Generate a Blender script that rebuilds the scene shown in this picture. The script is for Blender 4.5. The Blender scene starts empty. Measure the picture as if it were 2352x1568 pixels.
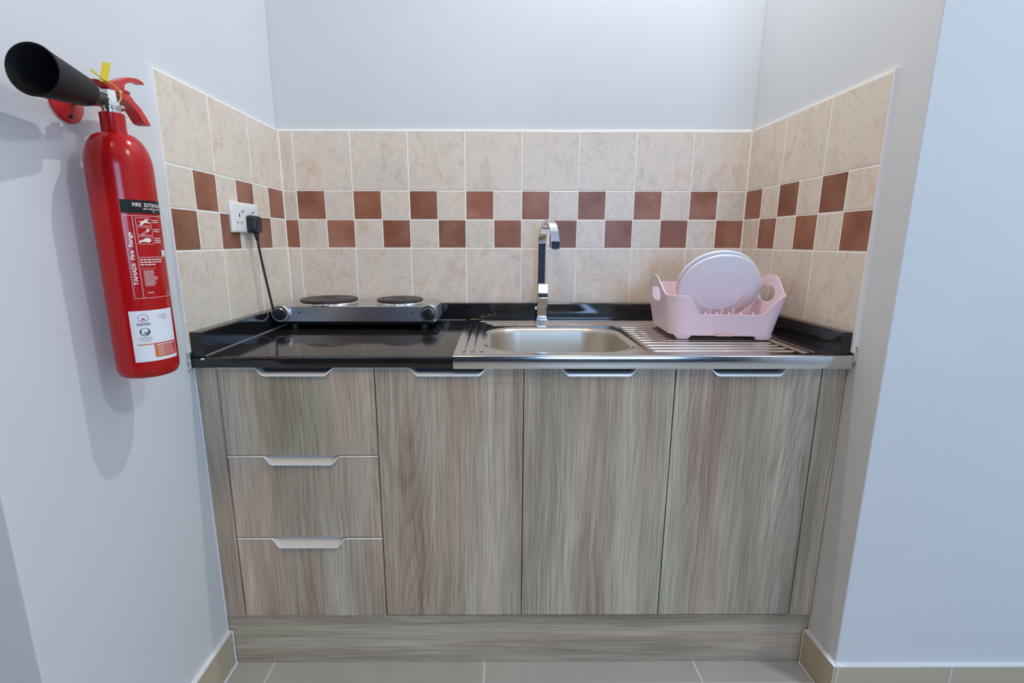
import bpy, bmesh, math, random
from mathutils import Vector, Matrix
random.seed(7)
sc = bpy.context.scene
COL = sc.collection
PI = math.pi
W = 1.649      # niche width, tile face to tile face
T = 1.578      # top of the tiling
ZL = 0.980     # top of the black upstand
ZC = 0.918     # worktop surface

# ------------------------------------------------------------------ helpers
def link(name, me, mats, parent=None, loc=(0, 0, 0), rot=(0, 0, 0), smooth=False, bevel=0, seg=2):
    o = bpy.data.objects.new(name, me); COL.objects.link(o)
    for m in (mats if isinstance(mats, (list, tuple)) else [mats]):
        me.materials.append(m)
    o.location = loc; o.rotation_euler = rot
    if parent: o.parent = parent
    if smooth:
        for p in me.polygons: p.use_smooth = True
    if bevel:
        b = o.modifiers.new('bevel', 'BEVEL'); b.width = bevel; b.segments = seg
        b.limit_method = 'ANGLE'; b.angle_limit = math.radians(35)
        for p in me.polygons: p.use_smooth = True
        b.harden_normals = True
    return o

def empty(name, loc=(0, 0, 0), rot=(0, 0, 0)):
    o = bpy.data.objects.new(name, None); COL.objects.link(o)
    o.location = loc; o.rotation_euler = rot; o.empty_display_size = .05
    return o

def tag(o, label=None, cat=None, group=None, kind=None):
    if label: o['label'] = label
    if cat: o['category'] = cat
    if group: o['group'] = group
    if kind: o['kind'] = kind
    return o

class MB:
    def __init__(s): s.v = []; s.f = []; s.m = []
    def add(s, vs, fs, mi=0):
        n = len(s.v); s.v += [tuple(v) for v in vs]
        s.f += [tuple(n + i for i in f) for f in fs]; s.m += [mi] * len(fs)
    def box(s, x0, x1, y0, y1, z0, z1, mi=0):
        v = [(x0,y0,z0),(x1,y0,z0),(x1,y1,z0),(x0,y1,z0),(x0,y0,z1),(x1,y0,z1),(x1,y1,z1),(x0,y1,z1)]
        s.add(v, [(0,3,2,1),(4,5,6,7),(0,1,5,4),(1,2,6,5),(2,3,7,6),(3,0,4,7)], mi)
    def lathe(s, prof, n=48, M=None, mi=0, caps=True):
        vs = []
        for r, z in prof:
            for i in range(n):
                a = 2 * PI * i / n; vs.append(Vector((r * math.cos(a), r * math.sin(a), z)))
        fs = []
        for j in range(len(prof) - 1):
            for i in range(n):
                k = (i + 1) % n; fs.append((j*n+i, j*n+k, (j+1)*n+k, (j+1)*n+i))
        if caps:
            fs.append(tuple(range(n - 1, -1, -1))); fs.append(tuple((len(prof)-1)*n + i for i in range(n)))
        if M is not None: vs = [M @ v for v in vs]
        s.add(vs, fs, mi)
    def tube(s, pts, r, n=12, mi=0, flat=None):
        """round tube (or with flat=(w,h,side) a rectangular bar) through pts"""
        pts = [Vector(p) for p in pts]; vs = []
        up = Vector((0, 0, 1)); prev = None
        for i, p in enumerate(pts):
            t = (pts[min(i+1, len(pts)-1)] - pts[max(i-1, 0)]).normalized()
            if prev is None:
                a = t.cross(up)
                if a.length < .01: a = t.cross(Vector((1, 0, 0)))
                a.normalize()
            else:
                a = (prev - t * prev.dot(t)).normalized()
            prev = a; b = t.cross(a)
            rr = r[i] if isinstance(r, (list, tuple)) else r
            for k in range(n):
                q = 2 * PI * k / n; vs.append(p + rr * (math.cos(q) * a + math.sin(q) * b))
        fs = []
        for i in range(len(pts) - 1):
            for k in range(n):
                l = (k + 1) % n; fs.append((i*n+k, i*n+l, (i+1)*n+l, (i+1)*n+k))
        fs.append(tuple(range(n-1, -1, -1))); fs.append(tuple((len(pts)-1)*n + i for i in range(n)))
        s.add(vs, fs, mi)
    def loft(s, secs, mi=0, closed=True, caps=True):
        n = len(secs[0]); vs = [v for sec in secs for v in sec]; fs = []
        for i in range(len(secs) - 1):
            for k in range(n if closed else n - 1):
                l = (k + 1) % n; fs.append((i*n+k, i*n+l, (i+1)*n+l, (i+1)*n+k))
        if caps and closed:
            fs.append(tuple(range(n-1, -1, -1))); fs.append(tuple((len(secs)-1)*n + i for i in range(n)))
        s.add(vs, fs, mi)
    def prism(s, poly, f0, f1, mi=0):
        """poly: 2-D outline; f0/f1 map an outline point to 3-D on each side"""
        n = len(poly); vs = [f0(*p) for p in poly] + [f1(*p) for p in poly]
        fs = [tuple(range(n-1, -1, -1)), tuple(range(n, 2*n))]
        for k in range(n):
            l = (k + 1) % n; fs.append((k, l, n+l, n+k))
        s.add(vs, fs, mi)
    def mesh(s, name='m', fix=True):
        me = bpy.data.meshes.new(name); me.from_pydata(s.v, [], s.f)
        me.polygons.foreach_set('material_index', s.m); me.update()
        if fix:
            bm = bmesh.new(); bm.from_mesh(me); bmesh.ops.recalc_face_normals(bm, faces=bm.faces); bm.to_mesh(me); bm.free()
        return me
    def build(s, name, mats, parent=None, **k):
        fix = k.pop('fix', True); return link(name, s.mesh(name, fix), mats, parent, **k)

def smoothstep(a, b, x):
    t = max(0., min(1., (x - a) / (b - a))); return t * t * (3 - 2 * t)

def autosmooth(o, ang=40):
    me = o.data
    for p in me.polygons: p.use_smooth = True
    bm = bmesh.new(); bm.from_mesh(me)
    for e in bm.edges:
        if len(e.link_faces) == 2 and e.calc_face_angle(0) > math.radians(ang): e.smooth = False
    bm.to_mesh(me); bm.free()
    return o

# ---------------------------------------------------------------- materials
def newmat(name):
    m = bpy.data.materials.new(name); m.use_nodes = True; nt = m.node_tree
    return m, nt, nt.nodes['Principled BSDF']
def plain(name, col, rough=.5, metal=0, spec=.5, bump=0, bscale=200, coat=0, sss=0):
    m, nt, b = newmat(name)
    b.inputs['Base Color'].default_value = (*col, 1); b.inputs['Roughness'].default_value = rough
    b.inputs['Metallic'].default_value = metal; b.inputs['Specular IOR Level'].default_value = spec
    b.inputs['Coat Weight'].default_value = coat; b.inputs['Coat Roughness'].default_value = .05
    if bump:
        g = nt.nodes.new('ShaderNodeNewGeometry')
        n = nt.nodes.new('ShaderNodeTexNoise'); n.inputs['Scale'].default_value = bscale
        nt.links.new(g.outputs['Position'], n.inputs['Vector'])
        bp = nt.nodes.new('ShaderNodeBump'); bp.inputs['Strength'].default_value = bump; bp.inputs['Distance'].default_value = .002
        nt.links.new(n.outputs['Fac'], bp.inputs['Height']); nt.links.new(bp.outputs['Normal'], b.inputs['Normal'])
    return m
class NT:
    def __init__(s, nt): s.nt = nt
    def n(s, t, **k):
        d = s.nt.nodes.new(t)
        for a, v in k.items(): setattr(d, a, v)
        return d
    def l(s, a, b): s.nt.links.new(a, b)
    def noise(s, vec, scale, detail=2, rough=.5, dist=0):
        d = s.n('ShaderNodeTexNoise'); s.l(vec, d.inputs['Vector'])
        d.inputs['Scale'].default_value = scale; d.inputs['Detail'].default_value = detail
        d.inputs['Roughness'].default_value = rough; d.inputs['Distortion'].default_value = dist
        return d.outputs['Fac']
    def math(s, op, a, b=0., c=None):
        d = s.n('ShaderNodeMath', operation=op)
        for i, q in enumerate((a, b, c)):
            if q is None: continue
            if isinstance(q, (int, float)): d.inputs[i].default_value = q
            else: s.l(q, d.inputs[i])
        return d.outputs[0]
    def vmul(s, vec, k, add=(0, 0, 0)):
        d = s.n('ShaderNodeVectorMath', operation='MULTIPLY_ADD'); s.l(vec, d.inputs[0])
        d.inputs[1].default_value = k; d.inputs[2].default_value = add
        return d.outputs[0]
    def vadd(s, a, b):
        d = s.n('ShaderNodeVectorMath', operation='ADD'); s.l(a, d.inputs[0]); s.l(b, d.inputs[1]); return d.outputs[0]
    def ramp(s, fac, stops):
        d = s.n('ShaderNodeValToRGB'); e = d.color_ramp.elements
        while len(e) < len(stops): e.new(.5)
        for i, (p, c) in enumerate(stops): e[i].position = p; e[i].color = (*c, 1) if len(c) == 3 else c
        s.l(fac, d.inputs[0]); return d.outputs[0]
    def mix(s, fac, a, b, mode='MIX'):
        d = s.n('ShaderNodeMix', data_type='RGBA', blend_type=mode)
        if isinstance(fac, (int, float)): d.inputs[0].default_value = fac
        else: s.l(fac, d.inputs[0])
        for i, q in ((6, a), (7, b)):
            if isinstance(q, tuple): d.inputs[i].default_value = (*q, 1)
            else: s.l(q, d.inputs[i])
        return d.outputs[2]
    def bump(s, h, strength, dist=.001):
        d = s.n('ShaderNodeBump'); d.inputs['Strength'].default_value = strength; d.inputs['Distance'].default_value = dist
        s.l(h, d.inputs['Height']); return d.outputs['Normal']

def wood(name, horizontal=False, seed=0.):
    m, nt, b = newmat(name); N = NT(nt)
    pos = N.n('ShaderNodeNewGeometry').outputs['Position']
    if horizontal:
        p = N.vmul(pos, (.07, .07, 1), (3 + seed, 5, seed))
        sep = N.n('ShaderNodeSeparateXYZ'); N.l(p, sep.inputs[0])
    else:
        p = N.vmul(pos, (1, 1, .07), (seed, 5, 3 + seed))
    ax = 2 if horizontal else 0
    wob = N.noise(N.vmul(pos, (1.5, 1, 1.0) if not horizontal else (.6, 1, 2), (seed, 0, 0)), 2.4, 2)
    off = N.n('ShaderNodeCombineXYZ'); N.l(N.math('MULTIPLY', N.math('SUBTRACT', wob, .5), .030 if not horizontal else .012), off.inputs[ax])
    q = N.vadd(p, off.outputs[0])
    bands = N.noise(q, 13, 4, .6)
    col = N.ramp(bands, [(.32, (.300, .240, .182)), (.44, (.395, .330, .256)), (.56, (.480, .414, .326)), (.68, (.580, .522, .420))])
    tint = N.noise(N.vmul(q, (1, 1, 1), (7, 0, 0)), 8, 2)
    col = N.mix(.9, col, N.ramp(tint, [(.36, (1.10, .97, .95)), (.5, (1, 1, 1)), (.64, (.91, 1.0, .95))]), 'MULTIPLY')
    sq = (1, 1, .16) if not horizontal else (.16, .16, 1)
    fine = N.noise(N.vmul(q, sq, (0, 2, 0)), 420, 3, .7)
    col = N.mix(.85, col, N.ramp(fine, [(.38, (.66, .64, .62)), (.52, (1.0, 1.0, 1.0)), (.64, (1.18, 1.17, 1.15))]), 'MULTIPLY')
    # cathedral figure: contour lines of a stretched noise field
    cf = N.noise(N.vmul(q, (1, 1, 1.3), (1.7, 9, 0)), 4.2, 1, .4, .2)
    rings = N.math('SINE', N.math('MULTIPLY', cf, 420.0))
    msk = N.noise(N.vmul(q, (1, 1, 1.5), (4, 3, 0)), 5, 1)
    fac = N.math('MULTIPLY', N.ramp(rings, [(.0, (0, 0, 0)), (1., (.55, .55, .55))]), N.ramp(msk, [(.46, (.15, .15, .15)), (.60, (1, 1, 1))]))
    col = N.mix(fac, col, N.mix(1., col, (.76, .74, .72), 'MULTIPLY'))
    N.l(col, b.inputs['Base Color']); b.inputs['Roughness'].default_value = .48
    b.inputs['Specular IOR Level'].default_value = .35
    N.l(N.bump(fine, .12, .0006), b.inputs['Normal'])
    return m
WOOD = wood('grey_oak_laminate'); WOODH = wood('grey_oak_laminate_horizontal', True, 1.3)
CARCASS_SHADE = plain('carcass_gap_shade', (.05, .045, .04), .7)  # carcass coloured dark so the gaps between the fronts look shaded

def paint(name, col, spec=.3):
    m, nt, b = newmat(name); N = NT(nt)
    pos = N.n('ShaderNodeNewGeometry').outputs['Position']
    n1 = N.noise(pos, 60, 4, .6); n2 = N.noise(pos, 3, 2)
    c = N.mix(.5, col, N.ramp(n2, [(.35, tuple(x*.97 for x in col)), (.65, tuple(min(1, x*1.02) for x in col))]))
    N.l(c, b.inputs['Base Color']); b.inputs['Roughness'].default_value = .5
    b.inputs['Specular IOR Level'].default_value = spec
    N.l(N.bump(n1, .05, .001), b.inputs['Normal'])
    return m
PAINT = paint('light_grey_paint', (.64, .655, .68)); PAINT_D = paint('rear_reflection_navy', (.045, .05, .085)); PAINT_W = paint('ceiling_white', (.80, .80, .80))  # rear wall colour made dark so the steel facing it reflects darker

def tilemat(name, kind):
    m, nt, b = newmat(name); N = NT(nt)
    pos = N.n('ShaderNodeNewGeometry').outputs['Position']
    at = N.n('ShaderNodeAttribute', attribute_name='rnd')
    off = N.n('ShaderNodeVectorMath', operation='SCALE'); N.l(at.outputs['Color'], off.inputs[0]); off.inputs['Scale'].default_value = 9
    q = N.vadd(pos, off.outputs[0])
    sep = N.n('ShaderNodeSeparateColor'); N.l(at.outputs['Color'], sep.inputs[0])
    if kind == 'cream':
        big = N.noise(q, 7.5, 4, .6, .6)
        col = N.ramp(big, [(.30, (0.684, 0.611, 0.536)), (.48, (0.730, 0.643, 0.556)), (.60, (0.758, 0.654, 0.556)), (.75, (0.718, 0.578, 0.473))])
        vein = N.noise(N.vmul(q, (1, 1, .6)), 16, 6, .7, 1.5)
        col = N.mix(N.ramp(vein, [(.50, (0, 0, 0)), (.66, (.6, .6, .6))]), col, (.62, .46, .37))
        sp = N.noise(q, 95, 4, .7)
        col = N.mix(.8, col, N.ramp(sp, [(.34, (.86, .85, .83)), (.52, (1, 1, 1)), (.7, (1.03, 1.02, 1.0))]), 'MULTIPLY')
        N.l(N.bump(sp, .10, .0006), b.inputs['Normal'])
        b.inputs['Roughness'].default_value = .34
    else:
        big = N.noise(q, 9, 3, .5)
        col = N.ramp(big, [(.3, (.225, .082, .046)), (.5, (.290, .120, .070)), (.7, (.360, .175, .118))])
        col = N.mix(.8, col, N.ramp(sep.outputs[0], [(0., (.78, .74, .70)), (1., (1.18, 1.15, 1.15))]), 'MULTIPLY')
        sp = N.noise(q, 70, 3, .6)
        col = N.mix(.5, col, N.ramp(sp, [(.35, (.85, .85, .85)), (.65, (1.08, 1.08, 1.08))]), 'MULTIPLY')
        N.l(N.bump(sp, .12, .0008), b.inputs['Normal'])
        b.inputs['Roughness'].default_value = .36; b.inputs['Specular IOR Level'].default_value = .35
    N.l(col, b.inputs['Base Color'])
    return m
CREAM = tilemat('beige_mottled_tile', 'cream'); BROWN = tilemat('brown_tile', 'brown')
GROUT = plain('cream_grout', (.90, .87, .83), .8, bump=.2, bscale=400)
GROUT_W = plain('white_edge_grout', (.74, .76, .80), .7, bump=.3, bscale=300)
BASEB = plain('beige_skirting_tile', (.49, .41, .30), .35, bump=.03, bscale=60)

def granite():
    m, nt, b = newmat('black_granite'); N = NT(nt)
    pos = N.n('ShaderNodeNewGeometry').outputs['Position']
    n = N.noise(pos, 420, 2, .6); s = N.noise(pos, 6, 4, .6)
    c = N.mix(1., N.ramp(n, [(.55, (.010, .010, .011)), (.78, (.035, .033, .034))]), N.ramp(s, [(.3, (.8, .8, .8)), (.7, (1.3, 1.3, 1.3))]), 'MULTIPLY')
    N.l(c, b.inputs['Base Color']); N.l(N.ramp(s, [(.3, (.07,)*3), (.7, (.15,)*3)]), b.inputs['Roughness'])
    b.inputs['Specular IOR Level'].default_value = .6
    return m
GRANITE = granite()
def steel(name, col, rough, stretch=(1, 1, 1), amt=.06, sc_=900):
    m, nt, b = newmat(name); N = NT(nt)
    pos = N.n('ShaderNodeNewGeometry').outputs['Position']
    n = N.noise(N.vmul(pos, stretch), sc_, 2, .6)
    N.l(N.math('MULTIPLY_ADD', n, amt*2, rough - amt), b.inputs['Roughness'])
    b.inputs['Base Color'].default_value = (*col, 1); b.inputs['Metallic'].default_value = 1
    return m
STEEL = steel('stainless_steel', (.66, .64, .62), .13, (.03, 1, 1))
STEELB = steel('satin_bowl_steel', (.60, .555, .49), .44, (.05, .05, 1))
HOBST = steel('brushed_hob_steel', (.60, .59, .585), .30, (.03, 1, 1))
CHROME = plain('chrome', (.80, .81, .83), .05, 1)
VALVE = plain('valve_nickel', (.60, .61, .60), .22, 1)
ALU = plain('aluminium_edge', (.86, .85, .82), .38, .25)
IRON = plain('cast_iron_plate', (.040, .032, .032), .42, .2, bump=.1, bscale=300)
BLACKP = plain('black_plastic', (.012, .012, .013), .35)
BLACKR = plain('black_rubber', (.018, .018, .020), .5)
WHITEP = plain('white_plastic', (.80, .80, .80), .25)
SLOT = plain('socket_slots', (.05, .05, .05), .6)
RED = plain('red_enamel', (.42, .005, .006), .20, 0, .32, coat=.08)
REDP = plain('red_lever_paint', (.55, .018, .020), .35, coat=.2)
YELLOW = plain('yellow_plastic', (.70, .52, .02), .4)
HORN = plain('black_horn', (.010, .010, .012), .5, spec=.22)
PINK = plain('pink_plastic', (.80, .61, .67), .35)
PLATE = plain('pale_plate', (.84, .85, .92), .22, coat=.3)
INK = plain('white_ink', (.80, .72, .70), .5)
REDINK = plain('red_ink', (.55, .05, .04), .45)
ORANGE = plain('orange_ink', (.62, .16, .05), .45)
GREEN = plain('green_ink', (.06, .12, .09), .5)
GREY = plain('grey_ink', (.22, .22, .24), .5)
BLACKL = plain('black_label', (.006, .007, .009), .5, spec=.3)
STICK = plain('white_sticker', (.74, .76, .82), .4)
CAULK = plain('white_caulk', (.70, .72, .76), .6)
def patchy():
    m, nt, b = newmat('chipped_mortar'); N = NT(nt)
    pos = N.n('ShaderNodeNewGeometry').outputs['Position']
    n = N.noise(pos, 160, 4, .7)
    N.l(N.ramp(n, [(.42, (.10, .10, .10)), (.50, (.62, .62, .64))]), b.inputs['Base Color'])
    b.inputs['Roughness'].default_value = .8; N.l(N.bump(n, .6, .003), b.inputs['Normal'])
    return m
MORTAR = patchy()
def floormat():
    m, nt, b = newmat('grey_floor_tile'); N = NT(nt)
    pos = N.n('ShaderNodeNewGeometry').outputs['Position']
    sep = N.n('ShaderNodeSeparateXYZ'); N.l(pos, sep.inputs[0])
    def line(o, x0):
        u = N.math('DIVIDE', N.math('SUBTRACT', o, x0), .6095)
        d = N.math('ABSOLUTE', N.math('SUBTRACT', u, N.math('ROUND', u)))
        return N.math('LESS_THAN', d, .0022 / .6095)
    mk = N.math('MAXIMUM', line(sep.outputs[0], .1155), line(sep.outputs[1], -.6575))
    n = N.noise(pos, 7, 5, .6)
    c = N.ramp(n, [(.3, (0.398, 0.388, 0.367)), (.7, (0.458, 0.444, 0.418))])
    N.l(N.mix(mk, c, (.70, .69, .66)), b.inputs['Base Color'])
    b.inputs['Roughness'].default_value = .35
    return m
FLOOR = floormat()

# -------------------------------------------------------------- room shell
def struct(name, mb, mat, parent=None, **k):
    o = mb.build(name, mat, parent, **k)
    if parent is None: o['kind'] = 'structure'
    return o
HC0 = 3.0   # ceiling height
G = .008   # tile thickness proud of the paint
YL, YR = -1.084, -.7
m = MB(); m.box(-.30, W+.30, G, .30, 0, HC0); wall_back = struct('wall_back', m, PAINT)
m = MB(); m.box(-1.6, -G, YL, G, 0, HC0); wall_left = struct('wall_left', m, PAINT, bevel=.003)
m = MB(); m.box(W+G, 3.3, YR, G, 0, HC0); wall_right = struct('wall_right', m, PAINT, bevel=.003)
m = MB(); m.box(-1.8, -1.6, -4.4, YL, 0, HC0); struct('wall_outer_left', m, PAINT)
m = MB(); m.box(3.3, 3.5, -4.4, YR, 0, HC0); struct('wall_outer_right', m, PAINT)
m = MB()
wx0, wx1, wz0, wz1 = 1.25, 2.55, .95, 2.15
m.box(-1.8, wx0, -4.4, -4.2, 0, HC0); m.box(wx1, 3.5, -4.4, -4.2, 0, HC0)
m.box(wx0, wx1, -4.4, -4.2, 0, wz0); m.box(wx0, wx1, -4.4, -4.2, wz1, HC0)
struct('wall_rear', m, PAINT_D)
m = MB(); m.box(-1.9, 3.6, -4.5, .4, -.1, 0); struct('floor', m, FLOOR)
m = MB(); m.box(-1.9, 3.6, -4.5, .4, HC0, HC0+.1); struct('ceiling', m, PAINT_W)
m = MB()
for a, b_ in ((wx0, wx0+.05), (wx1-.05, wx1), ((wx0+wx1)/2-.025, (wx0+wx1)/2+.025)): m.box(a, b_, -4.33, -4.27, wz0, wz1)
m.box(wx0, wx1, -4.33, -4.27, wz0, wz0+.05); m.box(wx0, wx1, -4.33, -4.27, wz1-.05, wz1)
struct('window_1', m, WHITEP)

# baseboards
def bboard(name, x0, x1, y0, y1, topside):
    m = MB(); m.box(x0, x1, y0, y1, 0, .108); o = struct(name, m, BASEB)
    t = MB(); t.box(x0 - .0006, x1 + .0006, y0 - .0006, y1 + .0006, .108, .1115); t.build('grout_edge', CAULK, o)
    return o
bl = bboard('baseboard_left', -G, .0045, YL-.012, -.590, 1)
br = bboard('baseboard_right', W-.0045, W+G, YR-.012, -.590, 1)
bf = bboard('baseboard_front', W+G+.0002, 3.29, YR-.0125, YR, 1)
bo = bboard('baseboard_outer', -1.6, -G-.0002, YL-.0125, YL, 1)
t = MB(); t.box(1.955, 1.9575, YR-.0132, YR-.012, 0, .108); t.box(W+G-.002, W+G+.0005, YR-.0132, YR-.012, 0, .108)
t.build('grout_joint', CAULK, bf)
t = MB(); t.tube([(.0075, -.589, .002), (.0075, -1.08, .002)], .004, 8); t.build('floor_seal', CAULK, bl)
t = MB(); t.tube([(.006, -.590, .0), (.006, -.590, .11)], .0022, 8); t.build('corner_seal', CAULK, bl)
t = MB(); t.tube([(W-.0075, -.589, .002), (W-.0075, -.70, .002)], .003, 8); t.build('floor_seal', CAULK, br)
t = MB(); t.tube([(W-.006, -.590, .0), (W-.006, -.590, .11)], .0015, 8); t.build('corner_seal', CAULK, br)

# tiling: every tile a slightly rounded block standing on a grout bed
def tiling(name, parent, place, cols_big, rows, smalls, span, zlow):
    """place(u, z, d) -> 3-D, u along the wall, d depth behind the tile face"""
    vs, fs, mi, cols = [], [], [], []
    def tile(u0, u1, z0, z1, k):
        g = .0017; u0 += g; u1 -= g; z0 += g; z1 -= g
        jit = lambda: random.uniform(-.0004, .0004)
        n = len(vs); e = .0014
        ring = lambda i, d: [place(u0+i+jit(), z0+i, d), place(u1-i+jit(), z0+i, d), place(u1-i+jit(), z1-i, d), place(u0+i+jit(), z1-i, d)]
        vs.extend(ring(0, G)); vs.extend(ring(0, .0009)); vs.extend(ring(e, 0))
        ff = [(n+8, n+9, n+10, n+11)]
        for a in (0, 4):
            for i in range(4):
                j = (i + 1) % 4; ff.append((n+a+i, n+a+j, n+a+4+j, n+a+4+i))
        c = (random.random(), random.random(), random.random(), 1)
        for f in ff: fs.append(f); mi.append(k); cols.append(c)
    for (z0, z1) in rows:
        for u0, u1 in cols_big: tile(u0, u1, z0, z1, 0)
    for z0, z1, lst in smalls:
        for u0, u1, k in lst: tile(u0, u1, z0, z1, k)
    # grout bed
    n = len(vs); u0, u1 = span
    for d in (.0008, G + .001):
        vs.extend([place(u0, zlow, d), place(u1, zlow, d), place(u1, T + .002, d), place(u0, T + .002, d)])
    for f in ((0,1,2,3),(0,1,5,4),(1,2,6,5),(2,3,7,6),(3,0,4,7)):
        fs.append(tuple(n+i for i in f)); mi.append(2); cols.append((0, 0, 0, 1))
    me = bpy.data.meshes.new(name); me.from_pydata(vs, [], fs); me.polygons.foreach_set('material_index', mi)
    ca = me.color_attributes.new('rnd', 'FLOAT_COLOR', 'CORNER')
    for p in me.polygons:
        for li in p.loop_indices: ca.data[li].color = cols[p.index]
    bm = bmesh.new(); bm.from_mesh(me); bmesh.ops.recalc_face_normals(bm, faces=bm.faces); bm.to_mesh(me); bm.free()
    return link(name, me, [CREAM, BROWN, GROUT], parent)
rowsbig = [(T-.2, T), (ZL - .03, T-.4)]
cb = [(0, W-1.6)] + [(W-.2*(8-k), W-.2*(7-k)) for k in range(8)]
s1 = [(0, W-1.6, 0)]; s2 = [(0, W-1.6, 1)]
for k in range(16):
    a = W - .1*(16-k); s1.append((a, a+.1, 1 if k % 2 == 0 else 0)); s2.append((a, a+.1, 0 if k % 2 == 0 else 1))
tiling('wall_tiles', wall_back, lambda u, z, d: (u, d, z), cb, rowsbig, [(T-.3, T-.2, s1), (T-.4, T-.3, s2)], (0, W), .93)
def side(off):
    u = [0] + [off + .1*k for k in range(1, 7)]
    return u
uL = side(.0105); uR = side(.0053)
tiling('wall_tiles', wall_left, lambda u, z, d: (-d, -u, z), [(uL[i], uL[i+2]) for i in (0, 2, 4)], rowsbig,
       [(T-.3, T-.2, [(uL[i], uL[i+1], 1 - i % 2) for i in range(6)]), (T-.4, T-.3, [(uL[i], uL[i+1], i % 2) for i in range(6)])], (0, uL[6]), .93)
tiling('wall_tiles', wall_right, lambda u, z, d: (W+d, -u, z), [(uR[i], uR[i+2]) for i in (0, 2, 4)], rowsbig,
       [(T-.3, T-.2, [(uR[i], uR[i+1], 1 - i % 2) for i in range(6)]), (T-.4, T-.3, [(uR[i], uR[i+1], i % 2) for i in range(6)])], (0, uR[6]), .93)
for cx0 in (.0015, W-.0015):
    m = MB(); m.tube([(cx0, -.0015, .95), (cx0, -.0015, T+.001)], .0024, 8); m.build('corner_grout', GROUT, wall_back)
# white grout fillets along the tiled edges
m = MB(); y0 = -uL[6]
m.prism([(0, 0), (0, -.002), (-G, -.0055), (-G-.001, -.0055), (-G-.001, 0)], lambda a, b: (a-.0006, y0+b, ZL-.05), lambda a, b: (a-.0006, y0+b, T+.004))
m.build('tile_edge_grout', GROUT_W, wall_left)
m = MB(); y0 = -uR[6]
m.prism([(0, 0), (0, -.002), (G, -.0085), (G+.001, -.0085), (G+.001, 0)], lambda a, b: (W+a+.0006, y0+b, ZL-.05), lambda a, b: (W+a+.0006, y0+b, T+.004))
m.build('tile_edge_grout', GROUT_W, wall_right)
for wl, f in ((wall_back, lambda s, a, b: (s*W, a, T+b)), (wall_left, lambda s, a, b: (-a, -s*uL[6], T+b)), (wall_right, lambda s, a, b: (W+a, -s*uR[6], T+b))):
    m = MB(); m.prism([(.001, -.001), (.002, .002), (G+.0005, .005), (G+.001, -.001)], lambda a, b: f(0, a, b), lambda a, b: f(1, a, b))
    m.build('tile_top_grout', GROUT, wl)

# ------------------------------------------------------------ worktop
SX0 = .652    # sink left edge
wt = MB()
# rounded front slab, left of the sink
prof = [(0, .8885), (-.598, .8885), (-.603, .890), (-.6055, .895), (-.6055, .908), (-.6035, .914), (-.599, .9172), (-.594, ZC), (0, ZC)]
wt.prism(prof, lambda a, b: (-G+.0005, a, b), lambda a, b: (SX0-.0012, a, b))
bx0, bx1, by0, by1 = .715, 1.158, -.575, -.185
wt.box(SX0-.0012, W+G-.0005, by1, 0, .8885, ZC); wt.box(SX0-.0012, W+G-.0005, -.600, by0, .8885, ZC)
wt.box(SX0-.0012, bx0, by0, by1, .8885, ZC); wt.box(bx1, W+G-.0005, by0, by1, .8885, ZC)
worktop = wt.build('worktop', GRANITE); autosmooth(worktop, 30)
tag(worktop, 'polished black granite worktop spanning the niche under the tiles', 'countertop')
up = MB()
def bar(f, L, w=.028, z1=ZL):
    sec = [(0, ZC), (w, ZC), (w, z1-.003), (w-.003, z1), (0, z1)]
    up.prism(sec, lambda a, b: f(0, a, b), lambda a, b: f(L, a, b))
bar(lambda s, a, b: (s, -a, b), W)
u1 = up.build('upstand', GRANITE, worktop)
up = MB(); bar(lambda s, a, b: (a, -.028-s, b), .574, .030); up.build('upstand', GRANITE, worktop)
up = MB(); bar(lambda s, a, b: (W-a, -.028-s, b), .571, .026); up.build('upstand', GRANITE, worktop)
m = MB(); m.tube([(.031, -.03, ZC+.001), (.031, -.598, ZC+.001)], .0022, 8); m.build('seam_line', GREY, worktop)
m = MB(); m.tube([(.03, -.0295, ZC+.001), (SX0, -.0295, ZC+.001)], .0012, 8); m.build('seam_line', GREY, worktop)
# rough mortar where the worktop ends meet the walls
m = MB(); m.box(-G-.002, -.0012, -.6135, -.6062, .886, .978); m.build('mortar_patch', MORTAR, worktop, bevel=.0018)
m = MB(); m.box(W+.0042, W+G+.002, -.6140, -.6050, .902, .948); m.build('mortar_patch', MORTAR, worktop, bevel=.0018)
m = MB(); m.lathe([(0.0005, 0), (.006, 0), (.005, .0008), (.0005, .001)], 16, Matrix.Translation((.026, -.604, .9125)) @ Matrix.Rotation(PI/2.6, 4, 'X') @ Matrix.Scale(.9, 4, (1, 0, 0)) @ Matrix.Scale(.45, 4, (0, 1, 0)))
m.build('chip_mark', CAULK, worktop)

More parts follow.
